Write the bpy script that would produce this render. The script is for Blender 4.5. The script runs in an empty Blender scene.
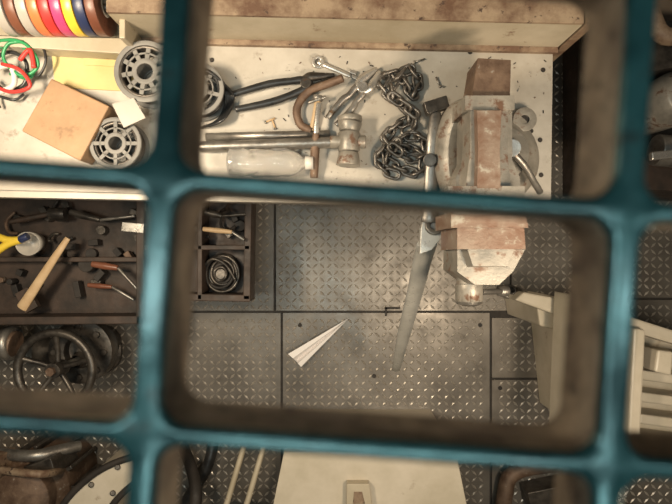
import bpy, bmesh, math, random
from mathutils import Vector, Matrix, noise
random.seed(7)
H=2.1; F=527.0; BZ=0.92
def P(px,py,z=BZ):
    k=(H-z)/F
    return Vector(((px-336)*k,(252-py)*k,z))
def K(z=BZ): return (H-z)/F

# ---------------- materials
def mat(name,c1,c2,scale=8,rough=.5,metal=0,bump=.15,c3=None,thr=.6,sscale=30,lo=.38,hi=.62,trans=0,rvar=.12,coat=0,soft=.05):
    m=bpy.data.materials.new(name); m.use_nodes=True
    nt=m.node_tree; N=nt.nodes; L=nt.links
    b=N['Principled BSDF']
    tc=N.new('ShaderNodeTexCoord')
    n1=N.new('ShaderNodeTexNoise'); n1.inputs['Scale'].default_value=scale; n1.inputs['Detail'].default_value=8; n1.inputs['Roughness'].default_value=.65
    L.new(tc.outputs['Object'],n1.inputs['Vector'])
    r=N.new('ShaderNodeValToRGB'); r.color_ramp.elements[0].position=lo; r.color_ramp.elements[1].position=hi
    r.color_ramp.elements[0].color=(*c1,1); r.color_ramp.elements[1].color=(*c2,1)
    L.new(n1.outputs['Fac'],r.inputs['Fac'])
    col=r.outputs['Color']
    n2=N.new('ShaderNodeTexNoise'); n2.inputs['Scale'].default_value=sscale; n2.inputs['Detail'].default_value=6; n2.inputs['Roughness'].default_value=.7
    L.new(tc.outputs['Object'],n2.inputs['Vector'])
    if c3:
        r2=N.new('ShaderNodeValToRGB'); r2.color_ramp.elements[0].position=thr; r2.color_ramp.elements[1].position=thr+soft
        L.new(n2.outputs['Fac'],r2.inputs['Fac'])
        mx=N.new('ShaderNodeMixRGB'); L.new(r2.outputs['Color'],mx.inputs['Fac']); L.new(col,mx.inputs['Color1']); mx.inputs['Color2'].default_value=(*c3,1)
        col=mx.outputs['Color']
    L.new(col,b.inputs['Base Color'])
    b.inputs['Metallic'].default_value=metal
    mr=N.new('ShaderNodeMapRange'); mr.inputs['From Min'].default_value=.3; mr.inputs['From Max'].default_value=.7
    mr.inputs['To Min'].default_value=max(0.03,rough-rvar); mr.inputs['To Max'].default_value=min(1,rough+rvar)
    L.new(n2.outputs['Fac'],mr.inputs['Value']); L.new(mr.outputs['Result'],b.inputs['Roughness'])
    if bump:
        bp=N.new('ShaderNodeBump'); bp.inputs['Strength'].default_value=bump; bp.inputs['Distance'].default_value=.004
        L.new(n2.outputs['Fac'],bp.inputs['Height']); L.new(bp.outputs['Normal'],b.inputs['Normal'])
    if trans: b.inputs['Transmission Weight'].default_value=trans
    if coat: b.inputs['Coat Weight'].default_value=coat
    return m
M={}
M['teal']=mat('teal_paint',(.010,.040,.044),(.026,.088,.094),40,.20,.45,.05,(.012,.014,.013),.58,80,rvar=.08,soft=.12)
M['gratewall']=mat('grate_side_rust',(.065,.045,.032),(.21,.17,.125),70,.6,0,.4,(.03,.022,.017),.56,130,soft=.1)
M['bench']=mat('bench_paint',(.36,.325,.275),(.53,.495,.44),3,.4,0,.06,(.18,.14,.10),.585,20,soft=.16)
M['cream']=mat('cream_paint',(.37,.315,.225),(.49,.43,.33),5,.5,0,.15,(.17,.09,.05),.63,18,soft=.1)
M['creamrust']=mat('rusty_cream',(.31,.23,.155),(.12,.065,.04),14,.65,0,.4,(.06,.035,.025),.6,40)
M['cream2']=mat('machine_cream',(.42,.37,.28),(.54,.48,.39),4,.45,0,.1,(.24,.18,.12),.64,12,soft=.12)
M['floor']=mat('tread_steel',(.125,.11,.094),(.205,.183,.158),4,.40,.4,.06,(.08,.068,.055),.60,11,soft=.18)
M['loz']=mat('tread_steel_worn',(.35,.315,.27),(.51,.465,.41),3.5,.36,.45,.05,(.21,.18,.15),.60,14,soft=.15)
M['dark']=mat('black_grime',(.010,.008,.007),(.028,.022,.018),10,.7,0,.2)
M['seam']=mat('seam_grime',(.02,.016,.013),(.04,.032,.026),10,.7,0,.2)
M['brown']=mat('dark_wood',(.022,.015,.011),(.055,.034,.024),10,.6,0,.3)
M['wood']=mat('brown_block',(.29,.175,.095),(.38,.24,.135),6,.65,0,.2,(.23,.14,.08),.58,30,soft=.12)
M['woodh']=mat('ash_handle',(.46,.31,.17),(.58,.42,.25),12,.55,0,.2)
M['steel']=mat('worn_steel',(.18,.165,.15),(.34,.32,.29),18,.38,.7,.2,(.15,.09,.05),.63,50)
M['steell']=mat('bright_steel',(.42,.40,.37),(.6,.57,.53),18,.3,.75,.1,(.2,.14,.1),.68,50)
M['bar']=mat('galvanised_bar',(.36,.355,.33),(.52,.51,.48),12,.34,.35,.1,(.24,.21,.18),.66,30)
M['dsteel']=mat('dark_steel',(.045,.04,.036),(.12,.105,.09),20,.40,.65,.3,(.09,.05,.03),.64,60)
M['chain']=mat('chain_steel',(.10,.09,.08),(.22,.20,.18),25,.38,.7,.3,(.12,.07,.045),.66,70)
M['visegray']=mat('vise_paint',(.19,.175,.15),(.35,.32,.275),12,.42,.25,.35,(.15,.085,.055),.55,24,soft=.08)
M['viserust']=mat('vise_rust',(.17,.095,.062),(.27,.215,.17),14,.5,.2,.5,(.34,.31,.26),.55,28,soft=.08)
M['rustbrown']=mat('brown_rust',(.10,.06,.04),(.19,.125,.085),25,.6,.3,.4,(.28,.24,.2),.62,50)
M['black']=mat('black_plastic',(.012,.012,.013),(.03,.03,.03),20,.35,0,.05)
M['gplastic']=mat('grey_plastic',(.14,.135,.125),(.22,.21,.195),15,.6,0,.05,(.09,.08,.07),.60,30,soft=.1)
M['paper']=mat('paper',(.86,.82,.80),(.9,.86,.84),5,.7,0,.02)
M['yellow']=mat('yellow_card',(.50,.40,.16),(.58,.48,.22),5,.6,0,.03)
M['green']=mat('green_wire',(.02,.22,.07),(.03,.28,.10),5,.4,0,0)
M['red']=mat('red_wire',(.5,.03,.03),(.6,.05,.04),5,.4,0,0)
M['white']=mat('white_plastic',(.60,.57,.52),(.68,.65,.60),5,.4,0,.03)
M['magenta']=mat('magenta_tape',(.50,.05,.16),(.57,.07,.19),5,.35,0,0)
M['orange']=mat('orange_tape',(.66,.17,.06),(.72,.2,.07),5,.35,0,0)
M['ytape']=mat('yellow_tape',(.74,.50,.04),(.80,.57,.06),5,.35,0,0)
M['navy']=mat('navy_tape',(.02,.03,.08),(.03,.04,.1),5,.35,0,0)
M['greyt']=mat('grey_tape',(.36,.33,.29),(.41,.38,.34),5,.35,0,0)
M['browntp']=mat('brown_tape',(.14,.05,.03),(.18,.07,.04),5,.35,0,0)
M['bag']=mat('clear_plastic',(.85,.83,.80),(.95,.93,.9),10,.10,0,.1,trans=.85,rvar=.05)
M['wall']=mat('bulkhead_paint',(.20,.17,.13),(.3,.26,.2),3,.6,0,.1,(.12,.07,.04),.62,9)

# ---------------- mesh builder
class B:
    def __init__(s,name,bevel=0,seg=2):
        s.name=name; s.v=[]; s.f=[]; s.m=[]; s.s=[]; s.mats=[]; s.bevel=bevel; s.seg=seg
    def mi(s,k):
        if k not in s.mats: s.mats.append(k)
        return s.mats.index(k)
    def add(s,vs,fs,mk,smooth=False):
        o=len(s.v); s.v+= [tuple(v) for v in vs]; i=s.mi(mk)
        for f in fs: s.f.append(tuple(o+a for a in f)); s.m.append(i); s.s.append(smooth)
    def box(s,c,size,mk,rz=0,R=None):
        R=R or Matrix.Rotation(rz,3,'Z'); c=Vector(c)
        vs=[c+R@Vector((x*size[0]/2,y*size[1]/2,z*size[2]/2)) for z in(-1,1) for y in(-1,1) for x in(-1,1)]
        s.add(vs,[(0,2,3,1),(4,5,7,6),(0,1,5,4),(2,6,7,3),(0,4,6,2),(1,3,7,5)],mk)
        return s
    def prism(s,pts,z0,z1,mk,top=1.0,z1list=None):
        n=len(pts); cx=sum(p[0] for p in pts)/n; cy=sum(p[1] for p in pts)/n
        vs=[(p[0],p[1],z0) for p in pts]+[(cx+(p[0]-cx)*top,cy+(p[1]-cy)*top,(z1list[i] if z1list else z1)) for i,p in enumerate(pts)]
        fs=[tuple(range(n))[::-1],tuple(range(n,2*n))]+[(i,(i+1)%n,n+(i+1)%n,n+i) for i in range(n)]
        s.add(vs,fs,mk); return s
    def ppx(s,pp,z0,z1,mk,zr=None,top=1.0,z1list=None):
        zr=z1 if zr is None else zr
        return s.prism([P(a,b,zr)[:2] for a,b in pp],z0,z1,mk,top,z1list)
    def cyl(s,p1,p2,r1,mk,r2=None,seg=24,smooth=True):
        r2=r1 if r2 is None else r2; p1=Vector(p1);p2=Vector(p2); d=(p2-p1).normalized()
        a=d.orthogonal().normalized(); b=d.cross(a)
        vs=[]
        for p,r in((p1,r1),(p2,r2)):
            for i in range(seg):
                t=2*math.pi*i/seg; vs.append(p+(a*math.cos(t)+b*math.sin(t))*r)
        s.add(vs,[(i,(i+1)%seg,seg+(i+1)%seg,seg+i) for i in range(seg)],mk,smooth)
        s.add(vs,[tuple(range(seg))[::-1],tuple(range(seg,2*seg))],mk)
        return s
    def lathe(s,c,prof,mk,axis=(0,0,1),seg=40,closed=False):
        c=Vector(c); d=Vector(axis).normalized(); a=d.orthogonal().normalized(); b=d.cross(a)
        vs=[];n=len(prof)
        for r,z in prof:
            for i in range(seg):
                t=2*math.pi*i/seg; vs.append(c+d*z+(a*math.cos(t)+b*math.sin(t))*r)
        fs=[]
        for j in range(n if closed else n-1):
            j2=(j+1)%n
            for i in range(seg): fs.append((j*seg+i,j*seg+(i+1)%seg,j2*seg+(i+1)%seg,j2*seg+i))
        s.add(vs,fs,mk,True); 
        return s
    def ring(s,c,ro,ri,h,mk,axis=(0,0,1),seg=40):
        return s.lathe(c,[(ri,-h/2),(ro,-h/2),(ro,h/2),(ri,h/2)],mk,axis,seg,True)
    def tube(s,pts,r,mk,seg=10,closed=False,sub=6,radii=None,flat=1.0):
        pts=[Vector(p) for p in pts]
        if sub>1 and len(pts)>2:
            q=[];rr=[];n=len(pts); rng=n if closed else n-1
            for i in range(rng):
                p0=pts[i-1] if (i>0 or closed) else pts[0]; p1=pts[i]; p2=pts[(i+1)%n]
                p3=pts[(i+2)%n] if (i+2<n or closed) else pts[-1]
                for k in range(sub):
                    t=k/sub
                    q.append(.5*((2*p1)+(p2-p0)*t+(2*p0-5*p1+4*p2-p3)*t*t+(3*p1-p0-3*p2+p3)*t**3))
                    if radii: rr.append(radii[i]*(1-t)+radii[(i+1)%n]*t)
            if not closed:
                q.append(pts[-1]); 
                if radii: rr.append(radii[-1])
            pts=q; radii=rr if radii else None
        n=len(pts)
        T=[]
        for i in range(n):
            a=pts[i-1] if (i>0 or closed) else pts[0]; b=pts[(i+1)%n] if (i<n-1 or closed) else pts[-1]
            d=(b-a); T.append(d.normalized() if d.length>1e-9 else Vector((1,0,0)))
        up=Vector((0,0,1)); 
        if abs(T[0].dot(up))>.95: up=Vector((0,1,0))
        N=(up-T[0]*up.dot(T[0])).normalized(); vs=[]
        for i in range(n):
            N=(N-T[i]*N.dot(T[i])); N=N.normalized() if N.length>1e-6 else T[i].orthogonal().normalized()
            Bn=T[i].cross(N); r_=radii[i] if radii else r
            for j in range(seg):
                t=2*math.pi*j/seg; vs.append(pts[i]+N*math.cos(t)*r_*flat+Bn*math.sin(t)*r_)
        fs=[]
        for i in range(n if closed else n-1):
            i2=(i+1)%n
            for j in range(seg): fs.append((i*seg+j,i*seg+(j+1)%seg,i2*seg+(j+1)%seg,i2*seg+j))
        s.add(vs,fs,mk,True)
        if not closed: s.add(vs,[tuple(range(seg))[::-1],tuple(range((n-1)*seg,n*seg))],mk)
        return s
    def link(s,c,d,up,L,W,r,mk):
        c=Vector(c);d=Vector(d).normalized();up=Vector(up);sd=d.cross(up).normalized()
        pts=[]; h=L/2-W/2
        for i in range(7):
            t=-math.pi/2+math.pi*i/6; pts.append(c+d*(h+math.cos(t)*W/2)+sd*math.sin(t)*W/2)
        for i in range(7):
            t=math.pi/2+math.pi*i/6; pts.append(c+d*(-h+math.cos(t)*W/2)+sd*math.sin(t)*W/2)
        s.tube(pts,r,mk,seg=7,closed=True,sub=1)
    def done(s,recalc=True):
        me=bpy.data.meshes.new(s.name); me.from_pydata(s.v,[],s.f)
        for k in s.mats: me.materials.append(M[k])
        me.polygons.foreach_set('material_index',s.m); me.polygons.foreach_set('use_smooth',s.s)
        if recalc:
            bm=bmesh.new(); bm.from_mesh(me); 
            if len(s.v)<60000: bmesh.ops.remove_doubles(bm,verts=bm.verts,dist=1e-6)
            bmesh.ops.recalc_face_normals(bm,faces=bm.faces); bm.to_mesh(me); bm.free()
        me.update()
        o=bpy.data.objects.new(s.name,me); bpy.context.collection.objects.link(o)
        if s.bevel:
            md=o.modifiers.new('bevel','BEVEL'); md.width=s.bevel; md.segments=s.seg; md.limit_method='ANGLE'; md.angle_limit=math.radians(40)
        return o

# ---------------- floor
sub=B('floor'); sub.box((0,0,-.03),(5.6,5.2,.04),'seam'); 
plates=[(-340,-330,273.6,310.6),(276,-330,509.6,310.6),(512,-330,1010,297.6),(-340,313,280.6,830),(283,313,489.6,830),(492,318,545.6,377.6),(492,380,1010,830),(548,300,1010,377.6)]
for a,b,c,d in plates:
    sub.prism([P(x,y,0)[:2] for x,y in((a,d),(c,d),(c,b),(a,b))],-.012,0,'floor')
pit=.0275
def loz(x,y,an):
    L=.0150;W=.0050;h=.0026; ca,sa=math.cos(an),math.sin(an)
    vs=[]
    for u,v in((L,0),(0,W),(-L,0),(0,-W)):
        vs.append((x+(u*ca-v*sa),y+(u*sa+v*ca),0))
    for u in(L*.45,-L*.45): vs.append((x+u*ca,y+u*sa,h))
    sub.add(vs,[(0,1,4),(1,2,5),(1,5,4),(2,3,5),(3,0,4),(3,4,5)],'loz')
for a,b,c,d in plates:
    x0,y0=P(max(a,-60),min(d,560),0)[:2]; x1,y1=P(min(c,740),max(b,60),0)[:2]
    for i in range(int(x0/pit)-1,int(x1/pit)+2):
        for j in range(int(y0/pit)-1,int(y1/pit)+2):
            x=i*pit;y=j*pit
            if x0+.012<x<x1-.012 and y0+.012<y<y1-.012: loz(x,y,math.pi/4 if (i+j)%2 else -math.pi/4)
for px,py in((374,376),(300,325),(480,325),(540,372),(500,388)):
    p=P(px,py,0); sub.cyl(p,p+Vector((0,0,.004)),.008,'dark',seg=16)
for a,b,c,d in((385,307,387,316),(385,307,400,309)):
    sub.prism([P(x,y,0)[:2] for x,y in((a,d),(c,d),(c,b),(a,b))],0,.0035,'dark')
sub.done()
w=B('wall_back'); w.box((0,1.75,1.1),(5.6,.06,2.3),'wall'); w.done()
w=B('wall_left'); w.box((-2.4,-.1,1.1),(.06,3.6,2.3),'wall'); w.done()
w=B('wall_right'); w.box((2.4,-.1,1.1),(.06,3.6,2.3),'wall'); w.done()
w=B('wall_front'); w.box((0,-1.95,1.1),(5.6,.06,2.3),'wall'); w.done()

# ---------------- deck grating
g=B('deck_grating')
gx,gy=.0116,-.0160; pu,pv=.1072,.0589; ga=math.radians(-4); zt=1.98; zb=1.958
def rr(hw,hh,r,n=7):
    o=[]
    for cx,cy,a0 in((hw-r,hh-r,0),(-hw+r,hh-r,90),(-hw+r,-hh+r,180),(hw-r,-hh+r,270)):
        for i in range(n):
            t=math.radians(a0+90*i/(n-1)); o.append((cx+r*math.cos(t),cy+r*math.sin(t)))
    return o
ca,sa=math.cos(ga),math.sin(ga)
hw=(pu-.0064)/2; hh=(pv-.0044)/2; rad=.0062; nn=7
RO=.0015
for i in range(-3,4):
    for j in range(-4,5):
        cx,cy=i*pu,j*pv
        def W(p,z): 
            x,y=p[0]+cx,p[1]+cy; return (gx+x*ca-y*sa,gy+x*sa+y*ca,z)
        rings=[]
        prof=[(-RO,zt)]+[(-RO+RO*math.sin(math.radians(q)),zt-RO*(1-math.cos(math.radians(q)))) for q in(25,50,75)]+[(0,zt-.003),(0,zb)]
        for dlt,z in prof:
            rings.append([W(p,z) for p in rr(hw-dlt,hh-dlt,rad,nn)])
        outer=[]
        for (sx,sy),r_ in zip(((1,1),(-1,1),(-1,-1),(1,-1)),range(4)):
            for q in range(nn):
                p=rr(hw+RO,hh+RO,rad,nn)[r_*nn+q]
                if sx*sy>0:
                    o=(sx*pu/2,p[1]) if q<nn//2 else ((p[0],sy*pv/2) if q>nn//2 else (sx*pu/2,sy*pv/2))
                else:
                    o=(p[0],sy*pv/2) if q<nn//2 else ((sx*pu/2,p[1]) if q>nn//2 else (sx*pu/2,sy*pv/2))
                outer.append(o)
        n=4*nn
        ot=[W(p,zt) for p in outer]; ob=[W(p,zb) for p in outer]
        Q=[(a,(a+1)%n,n+(a+1)%n,n+a) for a in range(n)]
        g.add(ot+rings[0],Q,'teal',True)
        g.add(ob+rings[-1],Q,'gratewall')
        for k in range(len(rings)-2): g.add(rings[k]+rings[k+1],Q,'teal',True)
        g.add(rings[-2]+rings[-1],Q,'gratewall',True)
g.done()

# ---------------- workbench
b=B('workbench',.003)
b.ppx([(-160,186),(551,203),(553,46),(130,38),(130,-70),(-160,-70)],BZ-.03,BZ,'bench')
b.ppx([(-160,194),(551,208),(551,203),(-160,186)],BZ-.045,BZ-.012,'bench',zr=BZ-.012)
pL=P(132,39);pR=P(556,49)
def strip(l,r,dy,th,z0,z1,mk):
    b.prism([(l.x,l.y+dy),(r.x,r.y+dy),(r.x,r.y+dy+th),(l.x,l.y+dy+th)],z0,z1,mk)
strip(pL,pR,0,.006,BZ-.03,BZ+.125,'cream')
strip(pL,pR,-.012,.012,BZ-.01,BZ+.012,'creamrust')
strip(pL,pR,0,.055,BZ+.125,BZ+.133,'creamrust')
strip(pL,pR,.055,.012,BZ+.05,BZ+.15,'cream')
for px in(-120,60,330,500):
    p=P(px,120); 
    for dy in(0,.2): b.box((p.x,p.y+dy,(BZ-.03)/2),(.05,.05,BZ-.03),'cream')
p=P(560,44); b.box((p.x+.004,p.y+.03,BZ-.3),(.018,.09,.88),'creamrust')
for px,py in((531,131),(541,175),(540,140),(543,70),(470,52),(212,60)):
    p=P(px,py); b.cyl(p,p+Vector((0,0,.0012)),.0055,'dark',seg=14)
b.done()

# ---------------- vise
v=B('bench_vise',.007,3)
p=P(490,160); v.lathe(p,[(0,0),(.104,0),(.106,.012),(.09,.024),(.075,.032),(.06,.06),(.055,.09),(0,.09)],'visegray')
for px,py in((521,122),(450,122),(447,188)):
    q=P(px,py); v.tube([P(490,155)+Vector((0,0,.012)),q+Vector((0,0,.012))],.024,'visegray',sub=1,flat=.5)
    v.ring(q+Vector((0,0,.012)),.026,.010,.026,'visegray'); v.cyl(q,q+Vector((0,0,.02)),.010,'dark')
def vb(pp,z0,z1,mk,zr=None,top=1): v.ppx(pp,z0,z1,mk,zr,top)
vb([(454,202),(522,202),(521,178),(513,160),(513,104),(464,104),(464,160),(455,178)],.99,1.085,'visegray',1.085,.97)
vb([(462,196),(514,196),(510,152),(511,100),(468,100),(468,150)],1.08,1.125,'visegray',1.125,.88)
vb([(476,192),(502,192),(501,150),(503,106),(476,106),(477,150)],1.12,1.142,'viserust',1.142,.9)
vb([(472,96),(510,97),(511,60),(478,58)],1.035,1.115,'rustbrown')
vb([(464,110),(516,110),(516,95),(464,95)],1.02,1.13,'visegray',top=.95)
vb([(448,205),(525,205),(525,186),(448,186)],1.05,1.14,'visegray',zr=1.14)
vb([(454,205),(520,205),(520,200),(454,200)],1.10,1.155,'steel',zr=1.155)
vb([(454,214),(522,214),(522,209),(454,209)],1.10,1.155,'steel',zr=1.155)
vb([(450,228),(530,228),(526,212),(450,212)],1.0,1.14,'viserust',1.14,.97)
vb([(455,250),(528,250),(526,222),(455,222)],1.0,1.13,'viserust',1.13,.94)
vb([(455,272),(474,286),(500,286),(515,272),(528,248),(455,248)],.98,1.09,'visegray',1.09,.93)
vb([(462,244),(520,244),(511,268),(470,268)],1.08,1.118,'visegray',1.118,.85)
x0=P(472,0,1.04).x; x1=P(506,0,1.04).x; y0=P(0,262,1.04).y; y1=P(0,70,1.04).y
v.box(((x0+x1)/2,(y0+y1)/2,1.035),(x1-x0,y1-y0,.05),'steel')
c=P(468,268,1.01); v.cyl(c,P(469,290,1.01),.025,'visegray'); v.cyl(P(469,284,1.01),P(469,301,1.01),.028,'visegray',seg=20)
v.lathe(P(469,301,1.01),[(.028,0),(.026,-.006),(.014,-.01),(0,-.011)],'steel',axis=(0,1,0))
v.cyl(P(482,292,1.01),P(506,291,.98),.006,'steel'); v.lathe(P(503,291,.98),[(0,-.016),(.010,-.012),(.013,0),(.010,.012),(0,.016)],'steel',axis=(1,0,0))
v.tube([P(510,150,1.05),P(524,165,1.04),P(534,182,1.02),P(540,192,1.0)],.007,'steel'); v.cyl(P(512,148,1.0),P(512,148,1.07),.017,'steel')
v.tube([P(470,108,1.0),P(456,116,1.0),P(448,140,.99),P(447,170,.99),P(452,192,.99)],.024,'visegray',flat=1.4,radii=[.022,.026,.027,.026,.02])
v.done()

# ---------------- large pipe wrench hanging over bench edge
t=B('pipe_wrench',.002)
t.tube([P(436,112,.985),P(434,140,.985),P(431,185,.975),P(430,222,.96)],.018,'steel',flat=.55,radii=[.011,.016,.016,.02])
t.ppx([(420,254),(432,250),(446,232),(444,206),(428,206),(421,228)],.93,.955,'bar',zr=.955)
t.ring(P(434,226,.958),.020,.009,.010,'steel',axis=(.1,.3,1)); t.cyl(P(434,226,.945),P(434,226,.957),.009,'dsteel')
t.ppx([(444,246),(450,232),(451,206),(446,206),(444,228)],.93,.965,'steel',zr=.965)
t.box(P(436,106,.985),(.05,.026,.022),'dsteel',rz=.3)
t.cyl(P(430,160,.965),P(430,160,1.01),.014,'dsteel',seg=16)
t.tube([P(427,244,.94),P(422,262,.88),P(415,292,.77),P(404,334,.57),P(396,370,.38)],.02,'bar',flat=.45,radii=[.023,.022,.021,.020,.013],seg=14)
t.done()

# ---------------- chain pile
ch=B('steel_chain')
path=[(407,178),(385,172),(378,158),(390,146),(410,150),(424,160),(418,174),(398,168),(386,160),(400,140),(418,138),(428,150),(412,160),(396,154),(384,140),(398,126),(412,118),(402,106),(390,98),(380,86),(392,74),(404,84),(412,98),(418,84),(410,70),(398,78),(388,96),(404,110),(416,122),(402,134)]
pts=[P(x,y) for x,y in path]
S=[]
for i in range(len(pts)-1):
    p0=pts[max(i-1,0)];p1=pts[i];p2=pts[i+1];p3=pts[min(i+2,len(pts)-1)]
    for k in range(12):
        q=k/12; S.append(.5*((2*p1)+(p2-p0)*q+(2*p0-5*p1+4*p2-p3)*q*q+(3*p1-p0-3*p2+p3)*q**3))
acc=0;last=S[0];k=0;occ=[]
prev=S[0]
for s_ in S[1:]:
    acc+=(s_-last).length; last=s_
    if acc>=.0215:
        acc=0; d=s_-prev; prev=s_.copy()
        if k>0:
            c=s_-d/2
            lay=sum(1 for o in occ[:-2] if (o-Vector((c.x,c.y,0))).length<.016)
            up=Vector((0,0,1)) if k%2 else d.normalized().cross(Vector((0,0,1)))
            up=(up+Vector((random.uniform(-.35,.35),random.uniform(-.35,.35),.35))).normalized()
            up=(up-d.normalized()*up.dot(d.normalized())).normalized()
            ch.link((c.x,c.y,BZ+.010+.010*min(lay,3)),d,up,.036,.0185,.004,'chain')
            occ.append(Vector((c.x,c.y,0)))
        k+=1
ch.done()

# ---------------- pliers
def pliers(name,piv,ang,hl,jl,mh,mj,sp,z=BZ+.012,w=.0085):
    b=B(name,.0015); c=P(*piv,z=z); ca_,sa_=math.cos(ang),math.sin(ang)
    def q(x,y,dz=0): return c+Vector((x*ca_-y*sa_,x*sa_+y*ca_,dz))
    for s in(1,-1):
        b.tube([q(.012,-s*.004),q(-.006,s*.010),q(-.03,s*sp*.75),q(-hl*.5,s*sp*1.05),q(-hl,s*sp*.9)],w,mh,radii=[w*.9,w,w*.85,w*.9,w*.75],flat=.8)
        b.tube([q(-.005,s*.008),q(.012,s*.013),q(.03,s*.010),q(jl,s*.004)],.01,mj,radii=[.009,.011,.009,.004],flat=.8)
    b.cyl(q(0,0,-.01),q(0,0,.011),.012,mj,seg=18)
    return b.done()
pliers('combination_pliers',(306,84),math.radians(14),.165,.066,'black','dsteel',.019,w=.0095)
pliers('slip_joint_pliers',(362,88),math.radians(48),.10,.055,'steel','steell',.014)
s=B('spanner',.0015)
a=P(318,62,BZ+.006); c=P(350,76,BZ+.006); s.tube([a,c],.006,'steell',sub=1,flat=.6)
s.ring(a,.014,.007,.008,'steell'); 
for dx,dy in((.006,.008),(.012,-.004)): s.box(c+Vector((dx,dy,0)),(.016,.007,.008),'steell',rz=-.4)
s.done()
s=B('g_clamp',.0015)
s.tube([P(343,78,BZ+.03),P(328,84,BZ+.02),P(308,92,BZ+.015),P(297,108,BZ+.012),P(300,124,BZ+.012),P(312,131,BZ+.012)],.009,'rustbrown',flat=.9)
s.cyl(P(312,131,BZ+.012),P(318,98,BZ+.018),.006,'woodh'); s.cyl(P(308,103,BZ+.02),P(326,97,BZ+.024),.0035,'steel')
s.lathe(P(318,98,BZ+.018),[(0,-.005),(.012,-.005),(.012,.005),(0,.005)],'steel',axis=(.2,1,0))
s.done()
s=B('wood_chisel',.001)
s.tube([P(319,103,BZ+.035),P(317,120,BZ+.036),P(316,135,BZ+.034)],.006,'steell',flat=.5); 
s.tube([P(316,133,BZ+.034),P(315,150,BZ+.022),P(314,178,BZ+.012)],.01,'rustbrown',radii=[.007,.0105,.009])
s.done()
s=B('sledge_hammer',.003)
z=BZ+.028
s.tube([P(200,147,BZ+.013),P(260,145,BZ+.018),P(345,142,z)],.0125,'steel')
s.cyl(P(350,116,z),P(350,122,z),.027,'visegray',seg=14); s.cyl(P(350,122,z),P(349,132,z),.027,'visegray',r2=.022,seg=14)
s.cyl(P(349,132,z),P(349,152,z),.024,'visegray',seg=14); s.cyl(P(349,152,z),P(348,166,z),.022,'visegray',r2=.027,seg=14)
s.cyl(P(366,142,z),P(330,142,z),.014,'visegray')
s.done()
s=B('conduit_pipe')
s.tube([P(206,137,BZ+.009),P(330,134,BZ+.009)],.009,'steel',sub=1); s.done()
s=B('plastic_bottle')
pr=[(0,.0),(.026,.001),(.030,.006),(.029,.02),(.031,.03),(.028,.045),(.031,.06),(.029,.08),(.031,.10),(.029,.118),(.030,.13),(.026,.145),(.018,.158),(.012,.166),(.012,.182),(0,.182)]
c=P(228,163,BZ+.029); d=(P(306,163,BZ+.024)-c).normalized(); a=Vector((0,0,1)); bb=d.cross(a); vs=[]; sg=36
for r_,z_ in pr:
    for i in range(sg):
        t_=2*math.pi*i/sg; nz=noise.noise(Vector((math.cos(t_)*2.2,math.sin(t_)*2.2,z_*60)))
        rr_=r_*(1+.24*nz*(1 if .01<z_<.15 else 0)); q=c+d*z_+a*math.cos(t_)*rr_*.86+bb*math.sin(t_)*rr_
        q.z=max(q.z,BZ+.001); vs.append(q)
n=len(pr); s.add(vs,[(j*sg+i,j*sg+(i+1)%sg,(j+1)*sg+(i+1)%sg,(j+1)*sg+i) for j in range(n-1) for i in range(sg)],'bag',True)
s.cyl(c+d*.168,c+d*.186,.0145,'white')
s.done()
s=B('metal_shavings')
for i in range(150):
    q=P(random.uniform(205,545),random.uniform(56,190)); r=random.uniform(.0008,.0022)
    s.box(q+Vector((0,0,r/2)),(r*random.uniform(1,4),r,r),random.choice(['dsteel','rustbrown','steell','brown']),rz=random.random()*3)
s.done()
s=B('bench_screws')
for px,py,a in((266,122,.4),(275,128,1.9),(415,62,.3),(440,86,2),(215,100,.8),(300,152,1)):
    q=P(px,py,BZ+.003); d=Vector((math.cos(a),math.sin(a),0)); s.cyl(q,q+d*.022,.0022,'woodh' if px<280 else 'steel',seg=8); s.cyl(q,q-d*.003,.004,'steel',seg=10)
s.done()

# ---------------- cable reels
def reel(name,px,py,r,h,cab,tilt=(0,0,1),z=0,nsp=8):
    b=B(name,.001); c=P(px,py,BZ)+Vector((0,0,z)); ax=Vector(tilt).normalized(); a=ax.orthogonal().normalized(); d=ax.cross(a)
    for hz in(.003,h):
        cc=c+ax*hz
        b.ring(cc,r,r*.84,.006,'gplastic',ax); b.ring(cc,r*.42,r*.26,.006,'gplastic',ax); b.ring(cc,r*.62,r*.56,.004,'gplastic',ax)
        for i in range(nsp):
            t=2*math.pi*i/nsp; u=a*math.cos(t)+d*math.sin(t); w_=ax.cross(u)
            R=Matrix((u,w_,ax)).transposed(); b.box(cc+u*r*.63,(r*.46,r*.15,.004),'gplastic',R=R)
    b.lathe(c,[(r*.3,0),(r*.3,h)],'gplastic',ax)
    if cab:
        rr_=.0045;n=int(h/(rr_*2))
        for i in range(n):
            cc=c+ax*(.009+i*rr_*2)
            b.tube([cc+(a*math.cos(q)+d*math.sin(q))*r*.8 for q in [2*math.pi*k/28 for k in range(28)]],rr_,cab,closed=True,sub=1,seg=7)
    else: b.lathe(c,[(r*.5,0),(r*.5,h)],'dark',ax)
    return b.done()
reel('cable_reel',125,148,.056,.05,'dsteel')
reel('cable_reel',154,80,.066,.055,'dsteel',nsp=10)
reel('cable_reel',203,96,.058,.05,'black',nsp=6)
s=B('loose_cable'); 
for k in range(6):
    s.tube([P(196+k*2,70,BZ+.06),P(216+k,76+k,BZ+.03+.004*k),P(226+k*1.5,98,BZ+.012),P(218+k,120,BZ+.006+.005*k),P(200,128,BZ+.006)],.003,'black')
s.done()
s=B('cardboard_tag',.0008); s.ppx([(112,104),(134,98),(146,118),(124,128)],BZ+.06,BZ+.064,'greyt',zr=BZ+.062); s.done()
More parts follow.
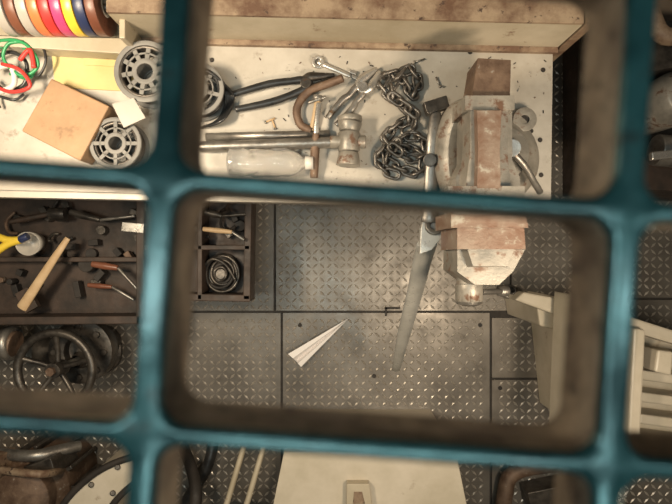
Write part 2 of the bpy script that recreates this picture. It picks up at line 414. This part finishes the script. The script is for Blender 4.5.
s=B('wood_block',.003); s.ppx([(49,77),(109,106),(80,161),(19,130)],BZ+.0,BZ+.06,'wood',zr=BZ+.06,z1list=[BZ+.052,BZ+.06,BZ+.06,BZ+.052]); s.done()
s=B('yellow_envelope',.0005); s.ppx([(52,52),(138,56),(136,92),(56,88)],BZ,BZ+.004,'yellow',zr=BZ); 
s.ppx([(84,50),(128,52),(124,68),(86,66)],BZ+.004,BZ+.007,'yellow',zr=BZ); s.done()
s=B('tape_rack',.002)
z=BZ+.05
s.ppx([(-30,44),(130,54),(130,38),(-30,35)],BZ+.0,BZ+.05,'cream',zr=z)
s.ppx([(-30,36),(130,42),(130,-60),(-30,-60)],BZ,BZ+.012,'cream',zr=BZ)
s.cyl(P(-20,6,BZ+.075),P(122,8,BZ+.075),.008,'steel')
s.ppx([(119,38),(125,38),(125,-20),(119,-20)],BZ+.01,BZ+.1,'cream',zr=BZ+.1)
s.done()
s=B('electrical_tape_rolls',.0015)
for x,cn in zip([12,24,35,46,57,68,79,90,101],['greyt','browntp','greyt','orange','red','magenta','ytape','navy','browntp']):
    c=P(x,6,BZ+.075); s.ring(c,.060,.022,.0205,cn,axis=(1,.02,0)); s.ring(c,.024,.016,.021,'white',axis=(1,.02,0))
s.done()
s=B('coiled_wires')
def wire(pp,mk,r=.003,dz=0): s.tube([P(x,y,BZ+.012+dz+.006*math.sin(i*1.3)+.006) for i,(x,y) in enumerate(pp)],r,mk)
wire([(-10,42),(14,40),(30,48),(38,66),(22,76),(4,60),(8,44),(24,42)],'green',.0035,.03)
wire([(-6,50),(16,44),(34,60),(30,78),(10,74)],'green',.003,.02)
wire([(-8,60),(10,52),(26,62),(24,84),(6,90),(-8,80)],'black',.004,.01)
wire([(-8,70),(10,66),(14,84),(0,92)],'white',.006,.02); wire([(2,64),(20,70),(30,86),(12,92),(-6,86)],'red',.004,.03)
wire([(28,54),(40,44),(46,60),(38,76),(26,70)],'black',.003,.02); wire([(20,60),(30,50),(34,68)],'red',.005,.03)
wire([(0,108),(-4,96),(14,100),(24,94)],'black',.003)
s.done()

# ---------------- tool tray below bench (left)
tr=B('tool_bin_shelf',.003)
def tb(pp,z0,z1,mk,zr): tr.ppx(pp,z0,z1,mk,zr)
tb([(-130,322),(144,322),(144,298),(246,298),(250,170),(-130,170)],.30,.32,'brown',.42)
for pp in([(-130,326),(144,324),(144,316),(-130,318)],[(140,300),(250,302),(250,295),(140,293)],[(243,300),(250,300),(252,180),(245,180)],[(136,324),(144,324),(144,180),(136,180)],[(197,300),(202,300),(202,180),(197,180)],[(144,250),(250,250),(250,245),(144,245)]):
    tb(pp,.32,.42,'brown',.42)
tb([(-130,262),(138,262),(138,257),(-130,257)],.32,.38,'brown',.38)
for x,y in((-100,300),(120,300),(120,190),(225,280),(225,190)):
    p=P(x,y,.3); tr.box((p.x,p.y,.15),(.04,.04,.3),'dark')
tr.done()
s=B('wire_rope_coil')
c=P(221,274,.36)
random.seed(3)
for lay in range(4):
    for k in range(5):
        R_=.020+.0085*k; ph=random.random()*6; dx,dy=random.uniform(-.006,.006),random.uniform(-.006,.006)
        s.tube([(c.x+dx+R_*math.cos(t_),c.y+dy+R_*1.1*math.sin(t_),.328+lay*.011+.004*math.sin(2*t_+ph)) for t_ in [2*math.pi*i/24 for i in range(24)]],.0052,'dsteel' if (k+lay)%2 else 'dark',closed=True,sub=1,seg=8)
s.cyl((c.x,c.y,.322),(c.x,c.y,.365),.016,'dsteel')
s.tube([(c.x-.05,c.y+.03,.375),(c.x-.02,c.y+.05,.385),(c.x+.02,c.y+.03,.38),(c.x+.05,c.y-.02,.375)],.005,'dsteel')
s.done()
s=B('hand_brush',.001); s.tube([P(68,238,.45),P(50,265,.45),P(22,308,.43)],.014,'woodh',flat=.6,radii=[.009,.013,.018]); s.box(P(28,300,.42),(.045,.07,.02),'brown',rz=.5); s.done()
def tool(name,a,b,c,z,mh,ms,rh=.012,rs=.005):
    s=B(name,.001); s.tube([P(*a,z),P((a[0]+b[0])/2,(a[1]+b[1])/2,z),P(*b,z)],rh,mh,radii=[rh*.8,rh,rh*.7]); s.cyl(P(*b,z),P(*c,z),rs,ms); s.done()
tool('screwdriver',(203,229),(232,232),(244,240),.44,'woodh','steel',.009)
tool('screwdriver',(92,264),(118,268),(140,292),.41,'browntp','steel')
tool('screwdriver',(88,285),(112,287),(134,300),.38,'browntp','steel',.009)
tool('screwdriver',(70,212),(100,220),(135,216),.41,'dsteel','steel')
tool('file_tool',(150,215),(172,220),(200,230),.40,'brown','dsteel',.012,.008)
tool('file_tool',(205,212),(222,216),(246,214),.42,'dsteel','dsteel')
tool('mallet',(10,222),(50,214),(66,214),.40,'brown','dsteel',.01,.02)
s=B('steel_tag',.001); s.ppx([(122,222),(144,224),(143,233),(121,231)],.42,.424,'steell'); s.done()
s=B('yellow_pliers',.001)
s.tube([P(-4,252,.44),P(8,244,.44),P(20,240,.44)],.012,'ytape'); s.tube([P(-4,236,.44),P(8,240,.44),P(20,240,.44)],.012,'ytape'); s.tube([P(20,240,.44),P(28,236,.44)],.012,'navy'); s.done()
s=B('enamel_cup'); p=P(32,243,.40); s.lathe(p,[(0,-.03),(.03,-.03),(.038,.03),(.035,.03),(.028,-.025),(0,-.025)],'greyt',axis=(.1,-.1,1)); s.done()
s=B('scrap_parts',.002)
random.seed(11)
for i in range(44):
    x=random.uniform(-40,240); y=random.uniform(204,312) if x<136 else random.uniform(204,240)
    q=P(x,y,.36); L=random.uniform(.02,.06); a=random.random()*3.1
    mk=random.choice(['dsteel','dark','brown','rustbrown','dark','dsteel','dark'])
    if i%4==0: s.cyl((q.x,q.y,.322),(q.x,q.y,.322+random.uniform(.02,.05)),L*.45,mk,seg=14)
    elif i%4<3: s.box((q.x,q.y,.335+random.uniform(0,.02)),(L,.02,.03),mk,rz=a)
    else: s.tube([q+Vector((math.cos(a+k)*L*.7,math.sin(a+k)*L*.7,-.02+.012*k)) for k in range(4)],.005,mk)
s.done()

# ---------------- handwheel valve
s=B('gate_valve',.002)
zc=.34;c=P(55,370,zc); R=.125
s.tube([c+Vector((math.cos(t)*R,math.sin(t)*R,0)) for t in [2*math.pi*i/40 for i in range(40)]],.014,'dsteel',closed=True,sub=1,seg=12)
for i in range(5):
    t=.3+2*math.pi*i/5; u=Vector((math.cos(t),math.sin(t),0)); s.tube([c-Vector((0,0,.02)),c+u*R*.5-Vector((0,0,.015)),c+u*R],.009,'dsteel')
s.cyl(c-Vector((0,0,.05)),c+Vector((0,0,.02)),.026,'dsteel',seg=18); s.cyl(c+Vector((0,0,.02)),c+Vector((0,0,.035)),.015,'rustbrown',seg=6,smooth=False)
s.cyl((c.x,c.y,.02),c,.013,'steel'); s.lathe((c.x,c.y,0),[(0,0),(.09,0),(.09,.02),(.06,.03),(.05,.12),(.07,.14),(.07,.16),(.03,.17),(.02,.2)],'dsteel')
f=P(80,352,.2); s.lathe((f.x,f.y,0),[(0,0),(.07,0),(.07,.14),(.115,.145),(.115,.17),(.115,.2),(.06,.2),(.055,.17),(0,.17)],'dsteel')
for i in range(8):
    t=2*math.pi*i/8; q=Vector((f.x+math.cos(t)*.09,f.y+math.sin(t)*.09,.2)); s.cyl(q,q+Vector((0,0,.014)),.011,'dsteel',seg=6,smooth=False)
s.tube([(f.x,f.y,.08),(c.x,c.y,.08),(c.x-.2,c.y+.02,.08)],.05,'dsteel',seg=16)
s.done()
s=B('flanged_pipe')
s.tube([P(-60,345,.25),P(-5,342,.25),P(16,344,.25)],.045,'rustbrown',seg=18); s.ring(P(10,343,.25),.06,.03,.03,'steel',axis=(1,0,0)); s.cyl(P(-30,344,.25),P(-30,344,0),.02,'dark'); s.done()

# ---------------- paper plane
s=B('paper_plane')
T=P(349,318,.012); A=P(288,354,.035);A2=P(293,358,.03);Kp=P(296,361,.003);C=P(301,367,.03);Cm=P(298,363,.03)
T2=T+Vector((0,0,-.006))
def tri(a,b,c): s.add([a,b,c],[(0,1,2)],'paper')
tri(T,A,A2+Vector((0,0,.006))); tri(T,A2+Vector((0,0,.006)),Kp); tri(T2,Kp,Cm+Vector((0,0,.006))); tri(T,Cm+Vector((0,0,.006)),C)
s.done(False)

# ---------------- right bottom machine
s=B('machine_frame',.006)
def q(pp,z0,z1,mk='cream2'): s.ppx(pp,z0,z1,mk)
q([(590,440),(720,480),(720,345),(640,325),(575,300)],.0,.42)
q([(515,300),(575,322),(600,322),(600,306),(524,292)],.34,.40)
q([(536,300),(560,312),(556,330),(540,326)],.0,.34)
q([(566,440),(586,440),(590,300),(572,294)],.42,.55)
q([(586,318),(700,352),(704,340),(590,304)],.42,.56)
for i in range(5):
    y=346+i*22; q([(640,y+12),(700,y+20),(700,y+10),(640,y+2)],.42,.52)
q([(628,450),(640,452),(646,330),(634,328)],.42,.6)
q([(655,372),(672,376),(674,352),(658,350)],.52,.6,'cream2')
s.done()
s=B('deck_drain_fitting'); s.tube([P(500,294,.03),P(504,289,.05),P(512,290,.05),P(515,296,.02)],.012,'black'); s.cyl(P(509,292,.0),P(509,292,.05),.03,'dsteel',r2=.026); s.ring(P(509,292,.05),.027,.013,.01,'steel'); s.done()

# ---------------- bottom machines
s=B('engine_cover',.012,3)
s.ppx([(262,560),(478,560),(456,452),(284,452)],.0,.45,'cream2',zr=.45)
s.ppx([(346,520),(374,520),(369,484),(347,484)],.45,.48,'cream',zr=.48); s.ppx([(353,504),(365,504),(362,492),(354,492)],.48,.483,'creamrust',zr=.483)
s.done()
s=B('handrail_pipe',.003)
for dx in(0,20):
    s.tube([P(206+dx,560,.3),P(228+dx,500,.3),P(244+dx,446,.3)],.010,'cream',sub=1,flat=1.4)
    s.cyl(P(228+dx,500,.3),P(228+dx,500,0),.010,'cream')
s.done()
s=B('rubber_hose'); s.tube([P(186,540,.2),P(196,500,.2),P(192,470,.12),P(180,440,.03)],.022,'dark'); s.tube([P(172,560,.05),P(182,510,.05),P(206,470,.05),P(214,440,.03)],.022,'black'); s.done()
s=B('conveyor_belt_guard',.003)
arc=[(40,560),(60,510),(84,482),(112,464),(150,452)]
arc2=[(92,560),(104,520),(120,496),(140,480),(160,470)]
zz=.42
n=len(arc)
vs=[P(*a,zz) for a in arc]+[P(*a,zz) for a in arc2]
low=[(v_.x,v_.y,.0) for v_ in vs]
s.add([tuple(v_) for v_ in vs]+low,[(i,i+1,n+i+1,n+i) for i in range(n-1)]+[(2*n+i,2*n+n+i,2*n+n+i+1,2*n+i+1) for i in range(n-1)]+[(i,2*n+i,2*n+i+1,i+1) for i in range(n-1)]+[(n+i,n+i+1,3*n+i+1,3*n+i) for i in range(n-1)]+[(0,n,3*n,2*n),(n-1,3*n-1,4*n-1,2*n-1)],'cream2')
for ar in(arc,arc2): s.tube([P(*a,zz) for a in ar],.011,'dark')
for a,c in zip(arc,arc2):
    for t in(.2,.8):
        qx=a[0]+(c[0]-a[0])*t; qy=a[1]+(c[1]-a[1])*t; s.cyl(P(qx,qy,zz),P(qx,qy,zz+.008),.009,'dsteel',seg=10)
s.done()
s=B('winch_motor',.003)
c=P(20,500,.3); s.lathe((c.x,c.y,0),[(0,0),(.13,0),(.13,.22),(.1,.25),(.1,.3),(.04,.32),(0,.32)],'rustbrown')
for i in range(12):
    t=2*math.pi*i/12; s.box((c.x+math.cos(t)*.135,c.y+math.sin(t)*.135,.11),(.03,.014,.2),'dsteel',rz=t)
s.tube([P(-10,452,.2),P(30,456,.25),P(60,450,.2),P(80,446,.15)],.02,'steel'); s.tube([P(0,470,.3),P(40,474,.34),P(64,470,.2)],.013,'creamrust')
s.box(P(52,462,.2),(.1,.06,.16),'dsteel',rz=.3); s.box(P(-10,464,.25),(.12,.08,.1),'creamrust')
s.done()
s=B('floor_manifold',.003)
s.tube([P(500,560,.06),P(504,500,.06),P(520,470,.06),P(600,462,.06)],.03,'rustbrown',seg=14); s.box(P(545,492,.05),(.16,.07,.1),'dsteel',rz=.2); s.ring(P(575,490,.12),.05,.03,.03,'steel'); s.cyl(P(575,490,.0),P(575,490,.12),.035,'dsteel')
s.tube([P(640,520,.1),P(600,500,.12),P(560,510,.1)],.02,'cream'); s.done()

# ---------------- right upper machinery
s=B('pump_unit',.004)
s.ppx([(600,188),(800,196),(800,-60),(600,-60)],0,.3,'brown',zr=.3)
s.cyl(P(655,150,.42),P(760,160,.42),.05,'steel'); s.lathe(P(672,100,.5),[(0,-.2),(.075,-.2),(.08,.02),(.05,.06),(0,.07)],'visegray')
s.box(P(640,60,.42),(.22,.14,.24),'dsteel',rz=.2); s.cyl(P(585,160,.3),P(590,20,.45),.03,'dsteel'); s.cyl(P(612,190,.28),P(612,60,.5),.022,'creamrust')
s.box(P(665,155,.52),(.09,.025,.02),'steell',rz=.1)
s.tube([P(700,30,.6),P(665,36,.6),P(650,10,.6),P(640,-40,.6)],.025,'creamrust')
s.ring(P(628,122,.45),.055,.03,.03,'steel',axis=(.2,.4,1)); s.done()
s=B('support_bracket',.003)
s.ppx([(570,24),(590,18),(592,-40),(570,-40)],.84,1.0,'cream',zr=1.0)
p=P(580,-10,.84); s.box((p.x+.01,p.y,.42),(.04,.04,.84),'cream'); s.done()

# ---------------- lights
def area(name,loc,size,power,col,target=(0,0,0)):
    l=bpy.data.lights.new(name,'AREA'); l.energy=power; l.color=col; l.shape='RECTANGLE'; l.size=size[0]; l.size_y=size[1]
    o=bpy.data.objects.new(name,l); o.location=loc; bpy.context.collection.objects.link(o)
    o.rotation_euler=(Vector(target)-Vector(loc)).to_track_quat('-Z','Y').to_euler(); return o
area('lamp_under_deck',(-.76,.18,1.80),(.3,.15),19.5,(1,.82,.59),(-.25,.08,.4))
area('lamp_under_deck.001',(.60,-.34,1.85),(.3,.15),14,(1,.80,.57),(.05,0,.1))
area('glint_light_above_deck',(-.45,-.10,3.2),(.10,1.0),9,(.86,1,.97),(-.2,-.1,1.98))  # added strip light, placed so the left grating bar shows a glint
area('glint_light_above_deck.001',(.12,-.52,3.2),(.9,.09),7,(.86,1,.97),(.1,-.2,1.98))  # added long light, shaped to reflect along the lower grating bar
area('glint_light_above_deck.002',(.72,-.14,3.2),(.07,.4),2.4,(.86,1,.97),(.1,-.1,1.98))  # added small light for the highlight strip on the right grating bar
wd=bpy.data.worlds.new('World'); bpy.context.scene.world=wd; wd.use_nodes=True
wd.node_tree.nodes['Background'].inputs[0].default_value=(1,.86,.7,1); wd.node_tree.nodes['Background'].inputs[1].default_value=.04

cam=bpy.data.cameras.new('camera'); co=bpy.data.objects.new('camera',cam); bpy.context.collection.objects.link(co)
co.location=(0,0,H); co.rotation_euler=(0,0,0); cam.sensor_width=36; cam.lens=F/672*36; cam.clip_start=.01
cam.dof.use_dof=True; cam.dof.focus_distance=1.35; cam.dof.aperture_fstop=9.5
bpy.context.scene.camera=co
bpy.context.scene.view_settings.view_transform='Standard'
